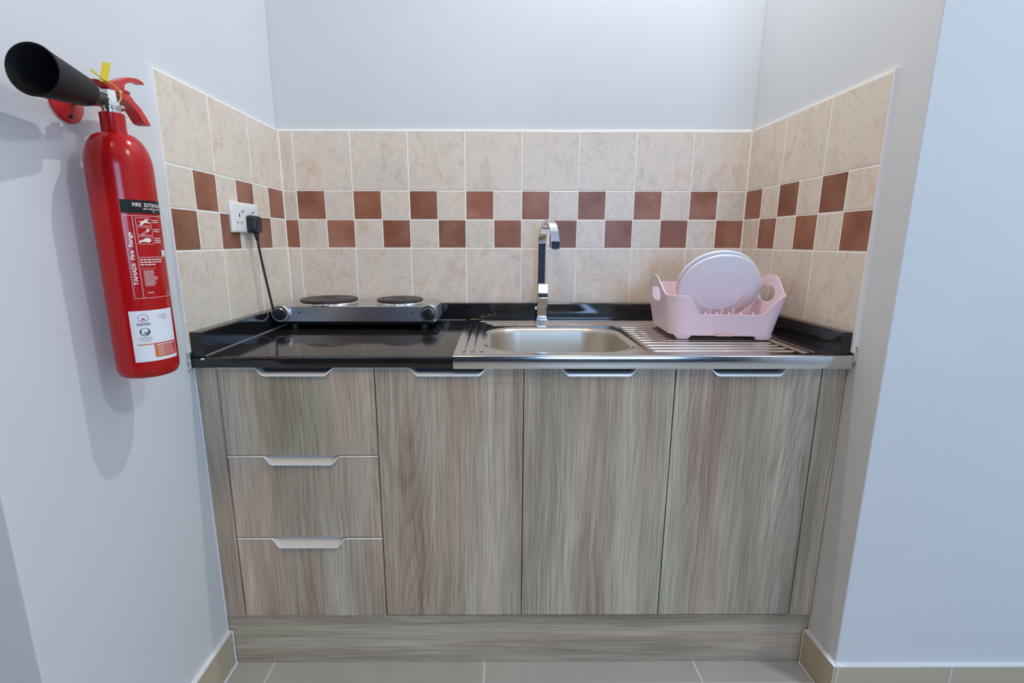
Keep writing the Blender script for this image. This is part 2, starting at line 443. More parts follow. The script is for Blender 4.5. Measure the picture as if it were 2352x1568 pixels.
# ------------------------------------------------------------ cabinets
YF, YB = -.590, -.572
def front_panel(x0, x1, z0, z1, dip):
    cxm = (x0+x1)/2 - .003
    h0, h1 = .076, .103
    top = []
    n = 10
    def zt(x):
        d = abs(x - cxm)
        return z1 - dip * (1 - smoothstep(h0, h1, d))
    xs = [x0] + [cxm-h1+(h1-h0)*i/n for i in range(n+1)] + [cxm+h0+(h1-h0)*i/n for i in range(n+1)] + [x1]
    poly = [(x0, z0)] + [(x, zt(x)-.0018) for x in xs] + [(x1, z0)]
    m = MB()
    # front face as strip to keep it planar and clean
    for y in (YF, YB):
        n0 = len(m.v)
        vs = []
        for x in xs: vs += [(x, y, z0), (x, y, zt(x)-.0018)]
        m.add(vs, [(2*i, 2*i+2, 2*i+3, 2*i+1) for i in range(len(xs)-1)])
    k = len(xs)
    for i in range(k-1):
        m.f.append((2*i+1, 2*i+3, 2*k+2*i+3, 2*k+2*i+1)); m.m.append(0)
        m.f.append((2*i, 2*i+2, 2*k+2*i+2, 2*k+2*i)); m.m.append(0)
    m.f.append((0, 1, 2*k+1, 2*k)); m.m.append(0); m.f.append((2*k-2, 2*k-1, 4*k-1, 4*k-2)); m.m.append(0)
    # aluminium edge pull
    h = MB(); secs = []
    for x in xs:
        z = zt(x); d = z1 - z
        pr = .0085 * d / max(dip, 1e-6)
        secs.append([(x, YF-.0008, z-.0026), (x, YF-.0014-pr, z-.0018), (x, YF-.0022-pr, z-.0002), (x, YF-.0008-pr, z+.0010+.14*d), (x, YF+.006, z+.0010+.32*d), (x, YF+.012, z+.0010+.52*d), (x, YB+.001, z+.0008+.97*d), (x, YB+.001, z-.0020)])
    if dip < .018:      # top row: the pull sits under the worktop edge, open behind the lip
        secs = []
        for x in xs:
            z = zt(x); f = (z1 - z)/dip; pr = .0085*f
            secs.append([(x, YF-.0008, z-.0020-.0018*f), (x, YF-.0016-pr, z-.0014-.0026*f), (x, YF-.0018-pr*.8, z+.0004+.0012*f), (x, YF+.0045, z+.0010+.0034*f), (x, YF+.010, z+.0010+.0034*f), (x, YB+.001, z+.0008), (x, YB+.001, z-.0020)])
    h.loft(secs)
    return m, h
def carcass(x0, x1, z0, z1, parent):
    m = MB(); t = .016
    m.box(x0, x0+t, YB+.003, -.02, z0, z1); m.box(x1-t, x1, YB+.003, -.02, z0, z1)
    m.box(x0+t, x1-t, YB+.003, -.02, z0, z0+t); m.box(x0+t, x1-t, -.03, -.02, z0+t, z1)
    m.box(x0+t, x1-t, YB+.003, YB+.006, z1-.03, z1-.001)
    return m.build('carcass', CARCASS_SHADE, parent)
ZD0, ZD1 = .1600, .8872
dr = empty('base_cabinet', (.25, -.3, .157))
tag(dr, 'grey oak drawer unit, three stacked drawers at the left of the row under the hotplate', 'cabinet')
cab1 = empty('base_cabinet', (.83, -.3, .157))
tag(cab1, 'wide grey oak cabinet with two doors, next to the drawers and below the sink bowl', 'cabinet')
cab2 = empty('base_cabinet', (1.41, -.3, .157))
tag(cab2, 'grey oak cabinet with a single door below the drainer and the pink rack', 'cabinet')
def rel(o, parent):
    o.parent = parent; o.matrix_parent_inverse = Matrix.Translation(-parent.location); return o
def add_front(kind, x0, x1, z0, z1, dip, parent):
    m, h = front_panel(x0, x1, z0, z1, dip)
    d = m.build(kind, WOOD); rel(d, parent)
    hh = h.build('handle', ALU, d); autosmooth(hh, 35); tag(hh, 'aluminium edge pull with a scooped middle')
    return d
rel(carcass(.049, .4495, .157, .888, None), dr)
for rz in (.632, .390):
    cc = MB(); cc.box(.0655, .433, YB+.003, YB+.02, rz, rz+.028); rel(cc.build('rail', CARCASS_SHADE), dr)
add_front('drawer', .0505, .4480, .6485, ZD1, .0165, dr)
add_front('drawer', .0510, .4475, .4085, .6450, .0195, dr)
add_front('drawer', .0515, .4475, ZD0, .4035, .0215, dr)
rel(carcass(.450, 1.2185, .157, .888, None), cab1)
add_front('door', .4505, .8292, ZD0+.002, ZD1, .0165, cab1)
add_front('door', .8316, 1.2170, ZD0+.002, ZD1, .0165, cab1)
rel(carcass(1.219, 1.5925, .157, .888, None), cab2)
add_front('door', 1.2205, 1.5910, ZD0+.002, ZD1, .0165, cab2)
m = MB(); m.box(-.006, .0480, YF+.0005, YB, .158, .888)
tag(m.build('filler_panel', WOOD), 'narrow grey oak filler strip between the left wall and the drawers', 'panel')
m = MB(); m.box(1.5945, W+.006, YF+.0005, YB, .158, .888)
tag(m.build('filler_panel', WOOD), 'narrow grey oak filler strip between the right-hand door and right wall', 'panel')
m = MB(); m.box(-.006, W+.006, -.5855, -.568, .001, .1565)
tag(m.build('plinth', WOODH), 'long grey oak kick board with horizontal grain under the cabinets', 'plinth')
m = MB(); m.tube([(-.0062, -.5905, .112), (-.0062, -.5905, .886)], .0022, 8)
tag(m.build('caulk_line', CAULK, wall_left))

# ------------------------------------------------------------ sink
SX1, SY0, SY1 = W-.0275, -.607, -.030
Z0 = ZC + .0036
sink = empty('kitchen_sink', (1.14, -.32, ZC))
tag(sink, 'stainless steel inset sink with one bowl and a ribbed drainer, right of the worktop', 'sink')
BC, BH, BR = (.9355, -.381), (.200, .1765), .105
def rrsd(x, y):
    qx, qy = abs(x-BC[0])-BH[0]+BR, abs(y-BC[1])-BH[1]+BR
    return math.hypot(max(qx, 0), max(qy, 0)) + min(max(qx, qy), 0) - BR
def ridge(v, c, w): d = abs(v-c)/w; return 0 if d >= 1 else (.5+.5*math.cos(PI*d))
def deck_h(x, y):
    h = 0.
    if rrsd(x, y) < -.004: return -.02
    e = min(x-SX0, SX1-x, y-SY0, SY1-y)
    h += .0022 * (1 - smoothstep(.003, .014, e))                       # raised outer rim
    for c in (.674, .697, .7205):                                       # three grooves left of the bowl
        h -= .0030 * ridge(x, c, .0065) * smoothstep(-.572, -.545, y) * (1 - smoothstep(-.150, -.125, y))
    for c, xs0 in ((-.085, .69), (-.122, .715), (-.158, .735)):         # ribs behind the bowl
        h += .0036 * ridge(y, c, .011) * smoothstep(xs0, xs0+.02, x) * (1 - smoothstep(1.52, 1.55, x))
    for k in range(11):                                                 # drainer ribs
        c = -.2 - .0345*k
        h += .0030 * ridge(y, c, .0048) * smoothstep(1.163, 1.180, x) * (1 - smoothstep(1.535, 1.548, x))
    for c in (1.563, 1.583, 1.602):
        h += .0026 * ridge(x, c, .0075) * smoothstep(-.585, -.56, y) * (1 - smoothstep(-.09, -.06, y))
    h -= .0022 * smoothstep(1.150, 1.165, x) * (1-smoothstep(1.548, 1.555, x)) * smoothstep(-.585, -.572, y) * (1 - smoothstep(-.185, -.175, y))
    h -= .003 * (1 - smoothstep(0, .012, rrsd(x, y)))                   # rolled edge into the bowl
    return h
def frange(a, b, n): return [a + (b-a)*i/n for i in range(n+1)]
xs = frange(SX0, SX1, 320); ys = frange(SY0, SY1, 400)
vs = [(x, y, Z0 + deck_h(x, y)) for y in ys for x in xs]; nx = len(xs); fs = []
for j in range(len(ys)-1):
    for i in range(nx-1):
        if rrsd((xs[i]+xs[i+1])/2, (ys[j]+ys[j+1])/2) > -.0035: fs.append((j*nx+i, j*nx+i+1, (j+1)*nx+i+1, (j+1)*nx+i))
dk = MB(); dk.add(vs, fs)
me = dk.mesh('deck', False)
bm = bmesh.new(); bm.from_mesh(me); bmesh.ops.delete(bm, geom=[v for v in bm.verts if not v.link_faces], context='VERTS'); bm.to_mesh(me); bm.free()
rel(link('deck', me, STEEL, smooth=True), sink)
def rring(off, z, n=96):
    pts = []
    hx, hy, r = BH[0]+off, BH[1]+off, max(BR+off, .02)
    for i in range(n):
        a = 2*PI*i/n
        # rounded-rectangle sampled by direction
        q = int(a // (PI/2)); sx = (1, -1, -1, 1)[q]; sy = (1, 1, -1, -1)[q]
        pts.append((BC[0]+sx*(hx-r)+r*math.cos(a), BC[1]+sy*(hy-r)+r*math.sin(a), z))
    return pts
bw = MB()
secs = [rring(.004, Z0-.0022), rring(.001, Z0-.0020), rring(-.003, Z0-.0040), rring(-.006, Z0-.009), rring(-.008, Z0-.02), rring(-.012, Z0-.06), rring(-.018, Z0-.11), rring(-.026, Z0-.14), rring(-.042, Z0-.156), rring(-.07, Z0-.162)]
bw.loft(secs, caps=False)
cen = secs[-1]; n0 = len(bw.v); bw.add([(BC[0]+.045*math.cos(2*PI*i/96), BC[1]+.045*math.sin(2*PI*i/96), Z0-.165) for i in range(96)], [])
for i in range(96): bw.f.append((n0-96+i, n0-96+(i+1) % 96, n0+(i+1) % 96, n0+i)); bw.m.append(0)
bwo = bw.build('bowl', STEELB, smooth=True); rel(bwo, sink)
so = bwo.modifiers.new('thick', 'SOLIDIFY'); so.thickness = .0008; so.offset = -1
dn = MB(); dn.lathe([(.046, -.001), (.044, .001), (.036, .0005), (.032, -.004), (.010, -.005)], 48, Matrix.Translation((BC[0], BC[1], Z0-.1645)))
rel(dn.build('drain', CHROME, smooth=True), sink)
lp = MB()
sec = [(-.601, Z0+.0022), (-.609, Z0+.0022), (-.6115, Z0+.0008), (-.6125, Z0-.002), (-.6125, .8915), (-.6115, .8895), (-.609, .889), (-.601, .889)]
lp.prism(sec, lambda a, b: (SX0, a, b), lambda a, b: (W+.001, a, b))
lpo = lp.build('front_lip', STEEL); rel(lpo, sink); autosmooth(lpo, 50)
sl = MB(); sl.box(SX0-.0006, SX0+.0006, -.606, -.031, ZC+.0004, Z0+.0022); rel(sl.build('side_lip', STEEL), sink)

# ------------------------------------------------------------ tap
tap = empty('kitchen_tap', (.921, -.058, Z0))
tag(tap, 'tall chrome tap with flat arched ribbon spout behind the sink bowl', 'tap')
def ribbon(path, wid, th, side):
    """path of points, width vector side (unit), thickness th"""
    secs = []; side = Vector(side).normalized(); P = [Vector(p) for p in path]
    for i, p in enumerate(P):
        t = (P[min(i+1, len(P)-1)] - P[max(i-1, 0)]).normalized(); nrm = t.cross(side).normalized()
        w = wid/2; h = th/2; c = .0012
        secs.append([p + side*a + nrm*b for a, b in ((-w+c, -h), (w-c, -h), (w, -h+c), (w, h-c), (w-c, h), (-w+c, h), (-w, h-c), (-w, -h+c))])
    return secs
m = MB(); m.box(-.0205, .0205, -.020, .020, .003, .007); m.box(-.019, .019, -.018, .018, .006, .014); m.build('base', CHROME, tap, bevel=.0015)
m = MB(); m.box(-.0165, .0165, -.0165, .0155, .014, .128); m.build('body', CHROME, tap, bevel=.0015)
sd = Vector((.17, -.985, 0)).normalized(); side = Vector((.985, .17, 0))
R_ = .083; zb = .118
path = [Vector((-.003, .006, zb)) + Vector((0, 0, (.262-zb)*i/8)) for i in range(9)]
for i in range(1, 29):
    a = PI*1.02*i/28; path.append(Vector((-.003, .006, .262)) + sd*(R_*(1-math.cos(a))) + Vector((0, 0, R_*math.sin(a))))
# turn gradually from facing the room into the arch direction
secs = []
for i, p in enumerate(path):
    secs.append(p)
m = MB(); m.loft(ribbon(path, .028, .009, side)); o = m.build('spout', CHROME, tap); autosmooth(o, 35)
m = MB(); a = path[-1]; t = (path[-1]-path[-2]).normalized()
m.tube([a - t*.002, a + t*.003], .0045, 16); m.build('outlet', VALVE, tap, smooth=False)
lv = MB(); secs = []
for i in range(13):
    u = i/12; z = .050 + .082*u; y = -.0205 - .003*math.sin(PI*u)
    secs.append([Vector((x, y+b, z)) for x, b in ((-.0160, -.003), (.0160, -.003), (.0168, 0), (.0160, .003), (-.0160, .003), (-.0168, 0))])
lv.loft(secs); o = lv.build('lever', CHROME, tap, loc=(.002, 0, 0)); autosmooth(o, 35)
m = MB(); m.lathe([(.007, 0), (.007, .006), (.0055, .008)], 24, Matrix.Translation((-.0165, 0, .045)) @ Matrix.Rotation(-PI/2, 4, 'Y')); m.build('pivot_cap', CHROME, tap, smooth=True)

# ------------------------------------------------------------ electric hotplate
hob = empty('electric_hotplate', (.3035, -.13, ZC))
tag(hob, 'steel double electric hotplate with two black round plates on the black worktop', 'hotplate')
hx0, hx1, hy0, hy1, hz0, hz1 = -.257, .260, -.098, .095, .0275, .0775
def rrect(x0, x1, y0, y1, rf, rb, z, n=8):
    pts = []
    for (cx_, cy_, r, a0) in ((x1-rb, y1-rb, rb, 0), (x0+rb, y1-rb, rb, PI/2), (x0+rf, y0+rf, rf, PI), (x1-rf, y0+rf, rf, 1.5*PI)):
        for i in range(n+1):
            a = a0 + PI/2*i/n; pts.append((cx_+r*math.cos(a), cy_+r*math.sin(a), z))
    return pts
m = MB(); m.loft([rrect(hx0, hx1, hy0, hy1, .006, .030, hz0), rrect(hx0, hx1, hy0, hy1, .006, .030, hz1-.002), rrect(hx0+.002, hx1-.002, hy0+.002, hy1-.002, .006, .030, hz1)])
o = m.build('housing', HOBST, hob); autosmooth(o, 30)
m = MB(); m.loft([rrect(hx0+.012, hx1-.012, hy0+.012, hy1-.005, .01, .03, .016), rrect(hx0+.006, hx1-.006, hy0+.006, hy1-.003, .01, .03, hz0)])
m.build('base_pan', BLACKP, hob)
for sx in (-1, 1):
    for sy in (-1, 1):
        m = MB(); m.lathe([(.011, .0006), (.013, .002), (.012, .018)], 20, Matrix.Translation((sx*.215, .002+sy*.068, 0))); m.build('foot', BLACKR, hob, smooth=False)
def burner(cx_, cy_, r, lab):
    q = empty('x', (0, 0, 0)); bpy.data.objects.remove(q)
    m = MB(); m.lathe([(r+.004, 0), (r+.003, .004), (r-.002, .008), (r-.006, .008)], 72, Matrix.Translation((cx_, cy_, hz1-.0005)))
    rg = m.build('trim_ring', CHROME, hob, smooth=True)
    pr = [(r-.004, .004), (r+.001, .008), (r+.001, .0135), (r-.002, .0155)]
    for k in range(5):
        a = r - .008 - k*(r-.030)/5; pr += [(a, .0155), (a-.001, .0149), (a-.003, .0149), (a-.004, .0155)]
    pr += [(.024, .0155), (.022, .0135), (.001, .0132)]
    m = MB(); m.lathe(pr, 72, Matrix.Translation((cx_, cy_, hz1)))
    o = m.build('heating_plate', IRON, hob); autosmooth(o, 50); tag(o, lab)
burner(-.116, -.004, .0935, 'larger black cast iron plate'); burner(.126, -.006, .0765, 'smaller black cast iron plate')
for sx, kx in ((-1, -.2425), (1, .2365)):
    Mk = Matrix.Translation((kx, hy0, .0555)) @ Matrix.Rotation(PI/2, 4, 'X')
    m = MB(); m.lathe([(.0282, 0), (.0282, .010), (.0265, .012), (.0215, .012)], 48, Mk); kb = m.build('knob', HOBST, hob); autosmooth(kb, 35); tag(kb, 'round control knob with black centre')
    m = MB(); m.lathe([(.0225, .011), (.0218, .0165), (.019, .0185), (.0185, .0150)], 48, Mk, caps=False); o = m.build('knob_ring', BLACKP, kb); autosmooth(o, 35)
    m = MB(); m.lathe([(.0188, .012), (.0182, .0175), (.0165, .0185), (.0155, .0165)], 48, Mk, caps=False); o = m.build('knob_bezel', CHROME, kb); autosmooth(o, 35)
    m = MB(); m.lathe([(.0158, .012), (.0152, .0185), (.010, .0195), (.001, .0198)], 48, Mk); o = m.build('knob_cap', BLACKP, kb); autosmooth(o, 35)
    m = MB(); m.lathe([(.0028, 0), (.0028, .0008), (.001, .001)], 16, Matrix.Translation((kx - sx*.052 if sx > 0 else kx+.058, hy0, .0570)) @ Matrix.Rotation(PI/2, 4, 'X')); m.build('indicator_light', BLACKP, hob)

# ------------------------------------------------------------ socket, plug and cord
sk = empty('wall_socket', (0, -.2885, 1.2695), (0, 0, 0))
tag(sk, 'white double wall socket on the checkered tiles of the left wall', 'socket')
m = MB(); a, b_ = .0775, .0435
m.loft([[(0, -a, -b_), (0, a, -b_), (0, a, b_), (0, -a, b_)], [(.007, -a, -b_), (.007, a, -b_), (.007, a, b_), (.007, -a, b_)], [(.0105, -a+.005, -b_+.005), (.0105, a-.005, -b_+.005), (.0105, a-.005, b_-.005), (.0105, -a+.005, b_-.005)]])
m.build('face_plate', WHITEP, sk, bevel=.0012)
for yy in (-.040, .020):
    m = MB(); m.box(.0100, .0113, yy-.0022, yy+.0022, .001, .011); m.box(.0100, .0113, yy-.0145, yy-.0095, -.0165, -.0125); m.box(.0100, .0113, yy+.0080, yy+.0130, -.0165, -.0125)
    m.build('pin_slots', SLOT, sk)
for yy in (-.022, .040):
    m = MB(); m.box(.0098, .0140, yy-.006, yy+.006, .0190, .0330); s_ = m.build('rocker_switch', WHITEP, sk, bevel=.001)
    m = MB(); m.box(.0100, .0145, yy-.0045, yy+.0045, .0175, .0195); m.build('switch_mark', GREY, s_)
plug = empty('power_plug', (.0116, -.2690, 1.2500))
tag(plug, 'black three-pin plug with its cord, pushed into the white wall socket', 'plug')
m = MB()
def pr(y0, y1, z0, z1, x, r=.008, n=5):
    pts = []
    for cy_, cz_, a0 in ((y1-r, z1-r, 0), (y0+r, z1-r, PI/2), (y0+r, z0+r, PI), (y1-r, z0+r, 1.5*PI)):
        for i in range(n+1):
            a = a0+PI/2*i/n; pts.append((x, cy_+r*math.cos(a), cz_+r*math.sin(a)))
    return pts
m.loft([pr(-.024, .024, -.024, .026, 0), pr(-.025, .025, -.025, .027, .004), pr(-.024, .024, -.025, .027, .017), pr(-.021, .021, -.022, .024, .0245, .01), pr(-.015, .015, -.016, .018, .027, .008)])
o = m.build('plug_body', BLACKP, plug); autosmooth(o, 35)
m = MB(); m.tube([(.014, 0, -.018), (.014, .001, -.034), (.014, .002, -.046)], [.0085, .0062, .0045], 16); m.build('strain_relief', BLACKR, plug, smooth=True)
pts = []
P0, P1, P2, P3 = Vector((.014, .002, -.040)), Vector((.018, .008, -.12)), Vector((.024, .020, -.19)), Vector((.030, .030, -.268))
for i in range(41):
    t = i/40; pts.append(P0*(1-t)**3 + P1*3*t*(1-t)**2 + P2*3*t*t*(1-t) + P3*t**3)
m = MB(); m.tube(pts, .0036, 12); m.build('cord', BLACKR, plug, smooth=True)

# ------------------------------------------------------------ dish rack
RZ = ZC + .0185
rack = empty('dish_rack', (1.4225, -.296, Z0+.0027), (0, 0, math.radians(-4)))
tag(rack, 'pink plastic dish rack with side handles, standing on the ribbed drainer', 'dish rack')
rb = RZ - (Z0+.0027)     # body bottom above the feet, local
FL = .17
def sizes(z): return .147 + FL*(z-rb), .120 + FL*(z-rb)
def rim(x, y):
    ax_, by_ = abs(x), abs(y)
    zs = .128
    a, b = sizes(zs)
    z = zs
    z += .051 * (1 - smoothstep(.018, .118, by_)) * smoothstep(a-.05, a-.02, ax_)          # side humps
    if y < 0: z -= .054 * (1 - (smoothstep(.078, .112, ax_) if x < 0 else smoothstep(.098, .150, ax_))) * smoothstep(b-.04, b-.02, by_)
    else: z += .018 * (1 - smoothstep(.110, .130, ax_)) * smoothstep(b-.04, b-.02, by_)
    return z
NS, NTt = 260, 40
def outline(z, s):
    a, b = sizes(z); r = .040
    L = [2*(a-r), PI/2*r, 2*(b-r), PI/2*r, 2*(a-r), PI/2*r, 2*(b-r), PI/2*r]; tot = sum(L); d = s*tot
    k = 0
    while k < 7 and d > L[k]: d -= L[k]; k += 1
    if k == 0: return (-(a-r)+d, -b)
    if k == 1: t = d/r; return (a-r+r*math.sin(t), -b+r-r*math.cos(t))
    if k == 2: return (a, -(b-r)+d)
    if k == 3: t = d/r; return (a-r+r*math.cos(t), b-r+r*math.sin(t))
    if k == 4: return (a-r-d, b)
    if k == 5: t = d/r; return (-(a-r)-r*math.sin(t), b-r+r*math.cos(t))
    if k == 6: return (-a, b-r-d)
    t = d/r; return (-(a-r)-r*math.cos(t), -(b-r)-r*math.sin(t))
vs = []; fs = []; keep = {}
for i in range(NS):
    s = i/NS; x1_, y1_ = outline(.128, s); h = rim(x1_, y1_)
    for j in range(NTt+1):
        z = rb + (h-rb)*j/NTt; x, y = outline(z, s)
        if j == 0: z += 0
        vs.append([x, y, z])
HC, HY, HZ = .1225, .048, .0235      # hand hole centre height and half sizes
def hole(x, y, z):
    if abs(x) < .12: return 9
    zc = z - HC - .006*(y/HY)**2*0
    return (abs(y)/HY)**2.4 + (abs(zc)/HZ)**2.4
for i in range(NS):
    k = (i+1) % NS
    for j in range(NTt):
        f = (i*(NTt+1)+j, k*(NTt+1)+j, k*(NTt+1)+j+1, i*(NTt+1)+j+1)
        c = [sum(vs[q][t] for q in f)/4 for t in range(3)]
        if hole(*c) > 1: fs.append(f)
m = MB(); m.add(vs, fs)
# rolled rim flange
me = m.mesh('tub', False)
bm = bmesh.new(); bm.from_mesh(me)
bmesh.ops.delete(bm, geom=[v for v in bm.verts if not v.link_faces], context='VERTS')
for v in bm.verts:
    if v.is_boundary and abs(v.co.x) > .12 and abs(v.co.y) < HY*1.2 and abs(v.co.z-HC) < HZ*1.3:
        g = ((abs(v.co.y)/HY)**2.4 + (abs(v.co.z-HC)/HZ)**2.4)**(1/2.4)
        if g > .01: v.co.y /= g; v.co.z = HC + (v.co.z-HC)/g
# floor of the tub
lo = [v for v in bm.verts if abs(v.co.z-rb) < 1e-5]
lo.sort(key=lambda v: math.atan2(v.co.y, v.co.x))
inner = [bm.verts.new((v.co.x*.965, v.co.y*.96, v.co.z-.0015)) for v in lo]
n = len(lo)
for i in range(n): bm.faces.new((lo[i], lo[(i+1) % n], inner[(i+1) % n], inner[i]))
bm.faces.new(inner)
bmesh.ops.recalc_face_normals(bm, faces=bm.faces)
bm.to_mesh(me); bm.free()
tub = link('tub', me, PINK, rack, smooth=True)
so = tub.modifiers.new('wall', 'SOLIDIFY'); so.thickness = .0028; so.offset = 0
bv = tub.modifiers.new('round', 'BEVEL'); bv.width = .0008; bv.segments = 2; bv.limit_method = 'ANGLE'; bv.angle_limit = math.radians(60)
autosmooth(tub, 50)
for sx in (-1, 1):
    for sy in (-1, 1):
        m = MB(); cx_, cy_ = sx*.112, sy*.108
        def sq(h, hh, z, ox=0): return [(cx_+ox+a*h, cy_+b*hh, z) for a, b in ((-1, -.6), (-.6, -1), (.6, -1), (1, -.6), (1, .6), (.6, 1), (-.6, 1), (-1, .6))]
        m.loft([sq(.0165, .009, 0), sq(.018, .010, .003), sq(.0265, .0125, rb)]); o = m.build('foot', PINK, rack); autosmooth(o, 50)
for py_, hh, row in ((-.083, .040, 7), (-.045, .058, 7), (.012, .064, 7)):
    for k in range(row):
        px_ = -.105 + .035*k + (.006 if hh > .05 else 0)
        m = MB(); m.lathe([(.0052, 0), (.0045, hh*.6), (.0036, hh*.9), (.0022, hh*.98), (.0004, hh)], 12, Matrix.Translation((px_, py_, rb)) @ Matrix.Scale(.75, 4, (0, 1, 0)))
        m.build('prong', PINK, rack, smooth=True)
m = MB(); m.box(-.024, .024, -.127, -.116, rb-.002, rb+.0055); o = m.build('drain_spout', plain('peach_plastic', (.80, .55, .42), .35), rack, bevel=.002); tag(o, 'peach coloured drain tab on the front')
# plates leaning forward in the rack
nrm = Vector((math.sin(-.159)*math.cos(-.508), -math.cos(-.159)*math.cos(-.508), math.sin(-.508)))
def plate(c, lab, r=.1205):
    zax = -nrm; xax = Vector((1, 0, 0)); xax = (xax - zax*xax.dot(zax)).normalized(); yax = zax.cross(xax)
    M = Matrix((xax, yax, zax)).transposed().to_euler()
    m = MB()
    t = .0026
    top = [(.001, -.0085), (.062, -.0085), (.070, -.0080), (.078, -.0065), (.088, -.0048), (r-.0045, .0), (r-.003, .0045), (r-.001, .0060)]
    bot = [(r+.0006, .0052), (r+.0010, .0000), (r-.001, -.0024), (.100, -.0052), (.084, -.0078), (.0775, -.0092), (.0745, -.0108), (.0725, -.0117), (.0705, -.0116), (.0685, -.0109), (.062, -.0108), (.001, -.0108)]
    m.lathe(top + bot, 96)
    o = m.build('dinner_plate', PLATE, None, loc=c, rot=M, smooth=False); autosmooth(o, 45)
    return tag(o, lab, 'plate', 'dinner plates in the dish rack')
pc = Vector((1.4590, -.2640, 1.0565))
plate(pc, 'pale plate at the front of the pink rack, whole underside showing')
plate(pc - nrm*.0165 + Vector((-.004, -.001, .0040)), 'pale plate tucked behind the front one, only its upper rim showing')

# ------------------------------------------------------------ fire extinguisher
EX, EY, ER = .0635, -.834, .0517
ext = empty('fire_extinguisher', (EX, EY, .938))
tag(ext, 'red carbon dioxide fire extinguisher with black horn hung on the left wall', 'fire extinguisher')
zz = lambda z: z - .938
m = MB()
pf = [(.030, zz(.943)), (.040, zz(.9405)), (.0465, zz(.9435)), (.0505, zz(.951)), (ER, zz(.962)), (ER, zz(1.332))]
for i in range(1, 13):
    a = PI/2*i/12; pf.append((.0215 + (ER-.0215)*math.cos(a), zz(1.332) + .060*math.sin(a)))
m.lathe(pf, 96); body = m.build('cylinder', RED, ext); autosmooth(body, 40)
m = MB(); m.lathe([(.0205, zz(1.388)), (.0198, zz(1.394)), (.0192, zz(1.398)), (.0192, zz(1.4265)), (.0175, zz(1.4275))], 48); o = m.build('neck_ring', RED, ext); autosmooth(o, 40)
# valve block
m = MB()
m.lathe([(.0135, zz(1.424)), (.0135, zz(1.434)), (.0150, zz(1.435)), (.0150, zz(1.438)), (.0125, zz(1.440))], 32)
m.lathe([(.0165, zz(1.439)), (.0165, zz(1.447)), (.013, zz(1.449)), (.012, zz(1.466)), (.008, zz(1.468))], 6)
m.tube([(-.006, .0, zz(1.4475)), (-.004, -.024, zz(1.4485))], .0095, 20)
m.tube([(0, 0, zz(1.443)), (.003, .022, zz(1.442))], .0065, 16)
o = m.build('valve', VALVE, ext); autosmooth(o, 35)
# swivel arm and horn: swings out along the wall
hd = Vector((.10, -.990, .010)).normalized()
a0 = Vector((-.002, -.016, zz(1.448))); a1 = a0 + hd*.0375
m = MB(); m.tube([a0, a1], .0098, 20); m.tube([a0 - hd*.004, a0 + hd*.004], .0115, 6); o = m.build('swivel_arm', plain('dark_metal_arm', (.10, .09, .09), .4, .6), ext); autosmooth(o, 35)
MH = Matrix.Translation(a1) @ hd.to_track_quat('Z', 'Y').to_matrix().to_4x4()
m = MB()
hp = [(.013, -.005), (.0190, -.0035), (.0225, .0), (.0240, .006), (.0368, .1055), (.0375, .1060), (.0362, .1070), (.0345, .1050), (.0200, .014), (.002, .010)]
m.lathe(hp, 72, MH); o = m.build('discharge_horn', HORN, ext); autosmooth(o, 40)
# levers: profiles in the y/z plane, pressed-steel thickness along x
def lever(name, poly, hw, y0=0, z0=0):
    m = MB(); m.prism(poly, lambda a, b: (-hw, a, b), lambda a, b: (hw, a, b)); o = m.build(name, REDP, ext, bevel=.0012); return o
def P(l): return [(y-.0085-EY, zz(z+.002)) for y, z in l]
squeeze = lever('squeeze_lever', P([(-.862, 1.4725), (-.845, 1.4750), (-.826, 1.4790), (-.806, 1.4875), (-.784, 1.4985), (-.762, 1.5040), (-.748, 1.5035), (-.742, 1.5010), (-.7415, 1.4975), (-.756, 1.4975), (-.772, 1.4940), (-.789, 1.4865), (-.794, 1.4820), (-.797, 1.4690), (-.803, 1.4640), (-.818, 1.4620), (-.830, 1.4625), (-.838, 1.4680), (-.850, 1.4690)]), .0085)
carry = lever('carry_handle', P([(-.828, 1.4660), (-.812, 1.4680), (-.797, 1.4670), (-.789, 1.4630), (-.780, 1.4590), (-.764, 1.4500), (-.752, 1.4370), (-.7425, 1.4250), (-.7445, 1.4215), (-.757, 1.4215), (-.762, 1.4250), (-.772, 1.4370), (-.784, 1.4460), (-.798, 1.4520), (-.812, 1.4545), (-.826, 1.4565)]), .0115)
m = MB(); m.tube([(-.016, -.8245-EY, zz(1.4670)), (.016, -.8245-EY, zz(1.4670))], .0032, 16); o = m.build('hinge_pin', VALVE, ext, smooth=False)
m = MB(); m.tube([(.010, -.813-EY, zz(1.4725)), (.010, -.799-EY, zz(1.4715))], .0036, 12)
pts = [(.010, -.801-EY, zz(1.4712)), (.010, -.792-EY, zz(1.4640)), (.010, -.784-EY, zz(1.4565)), (.010, -.778-EY, zz(1.4510))]
m.tube(pts, .0009, 8); m.build('safety_pin', REDP, ext, smooth=True)
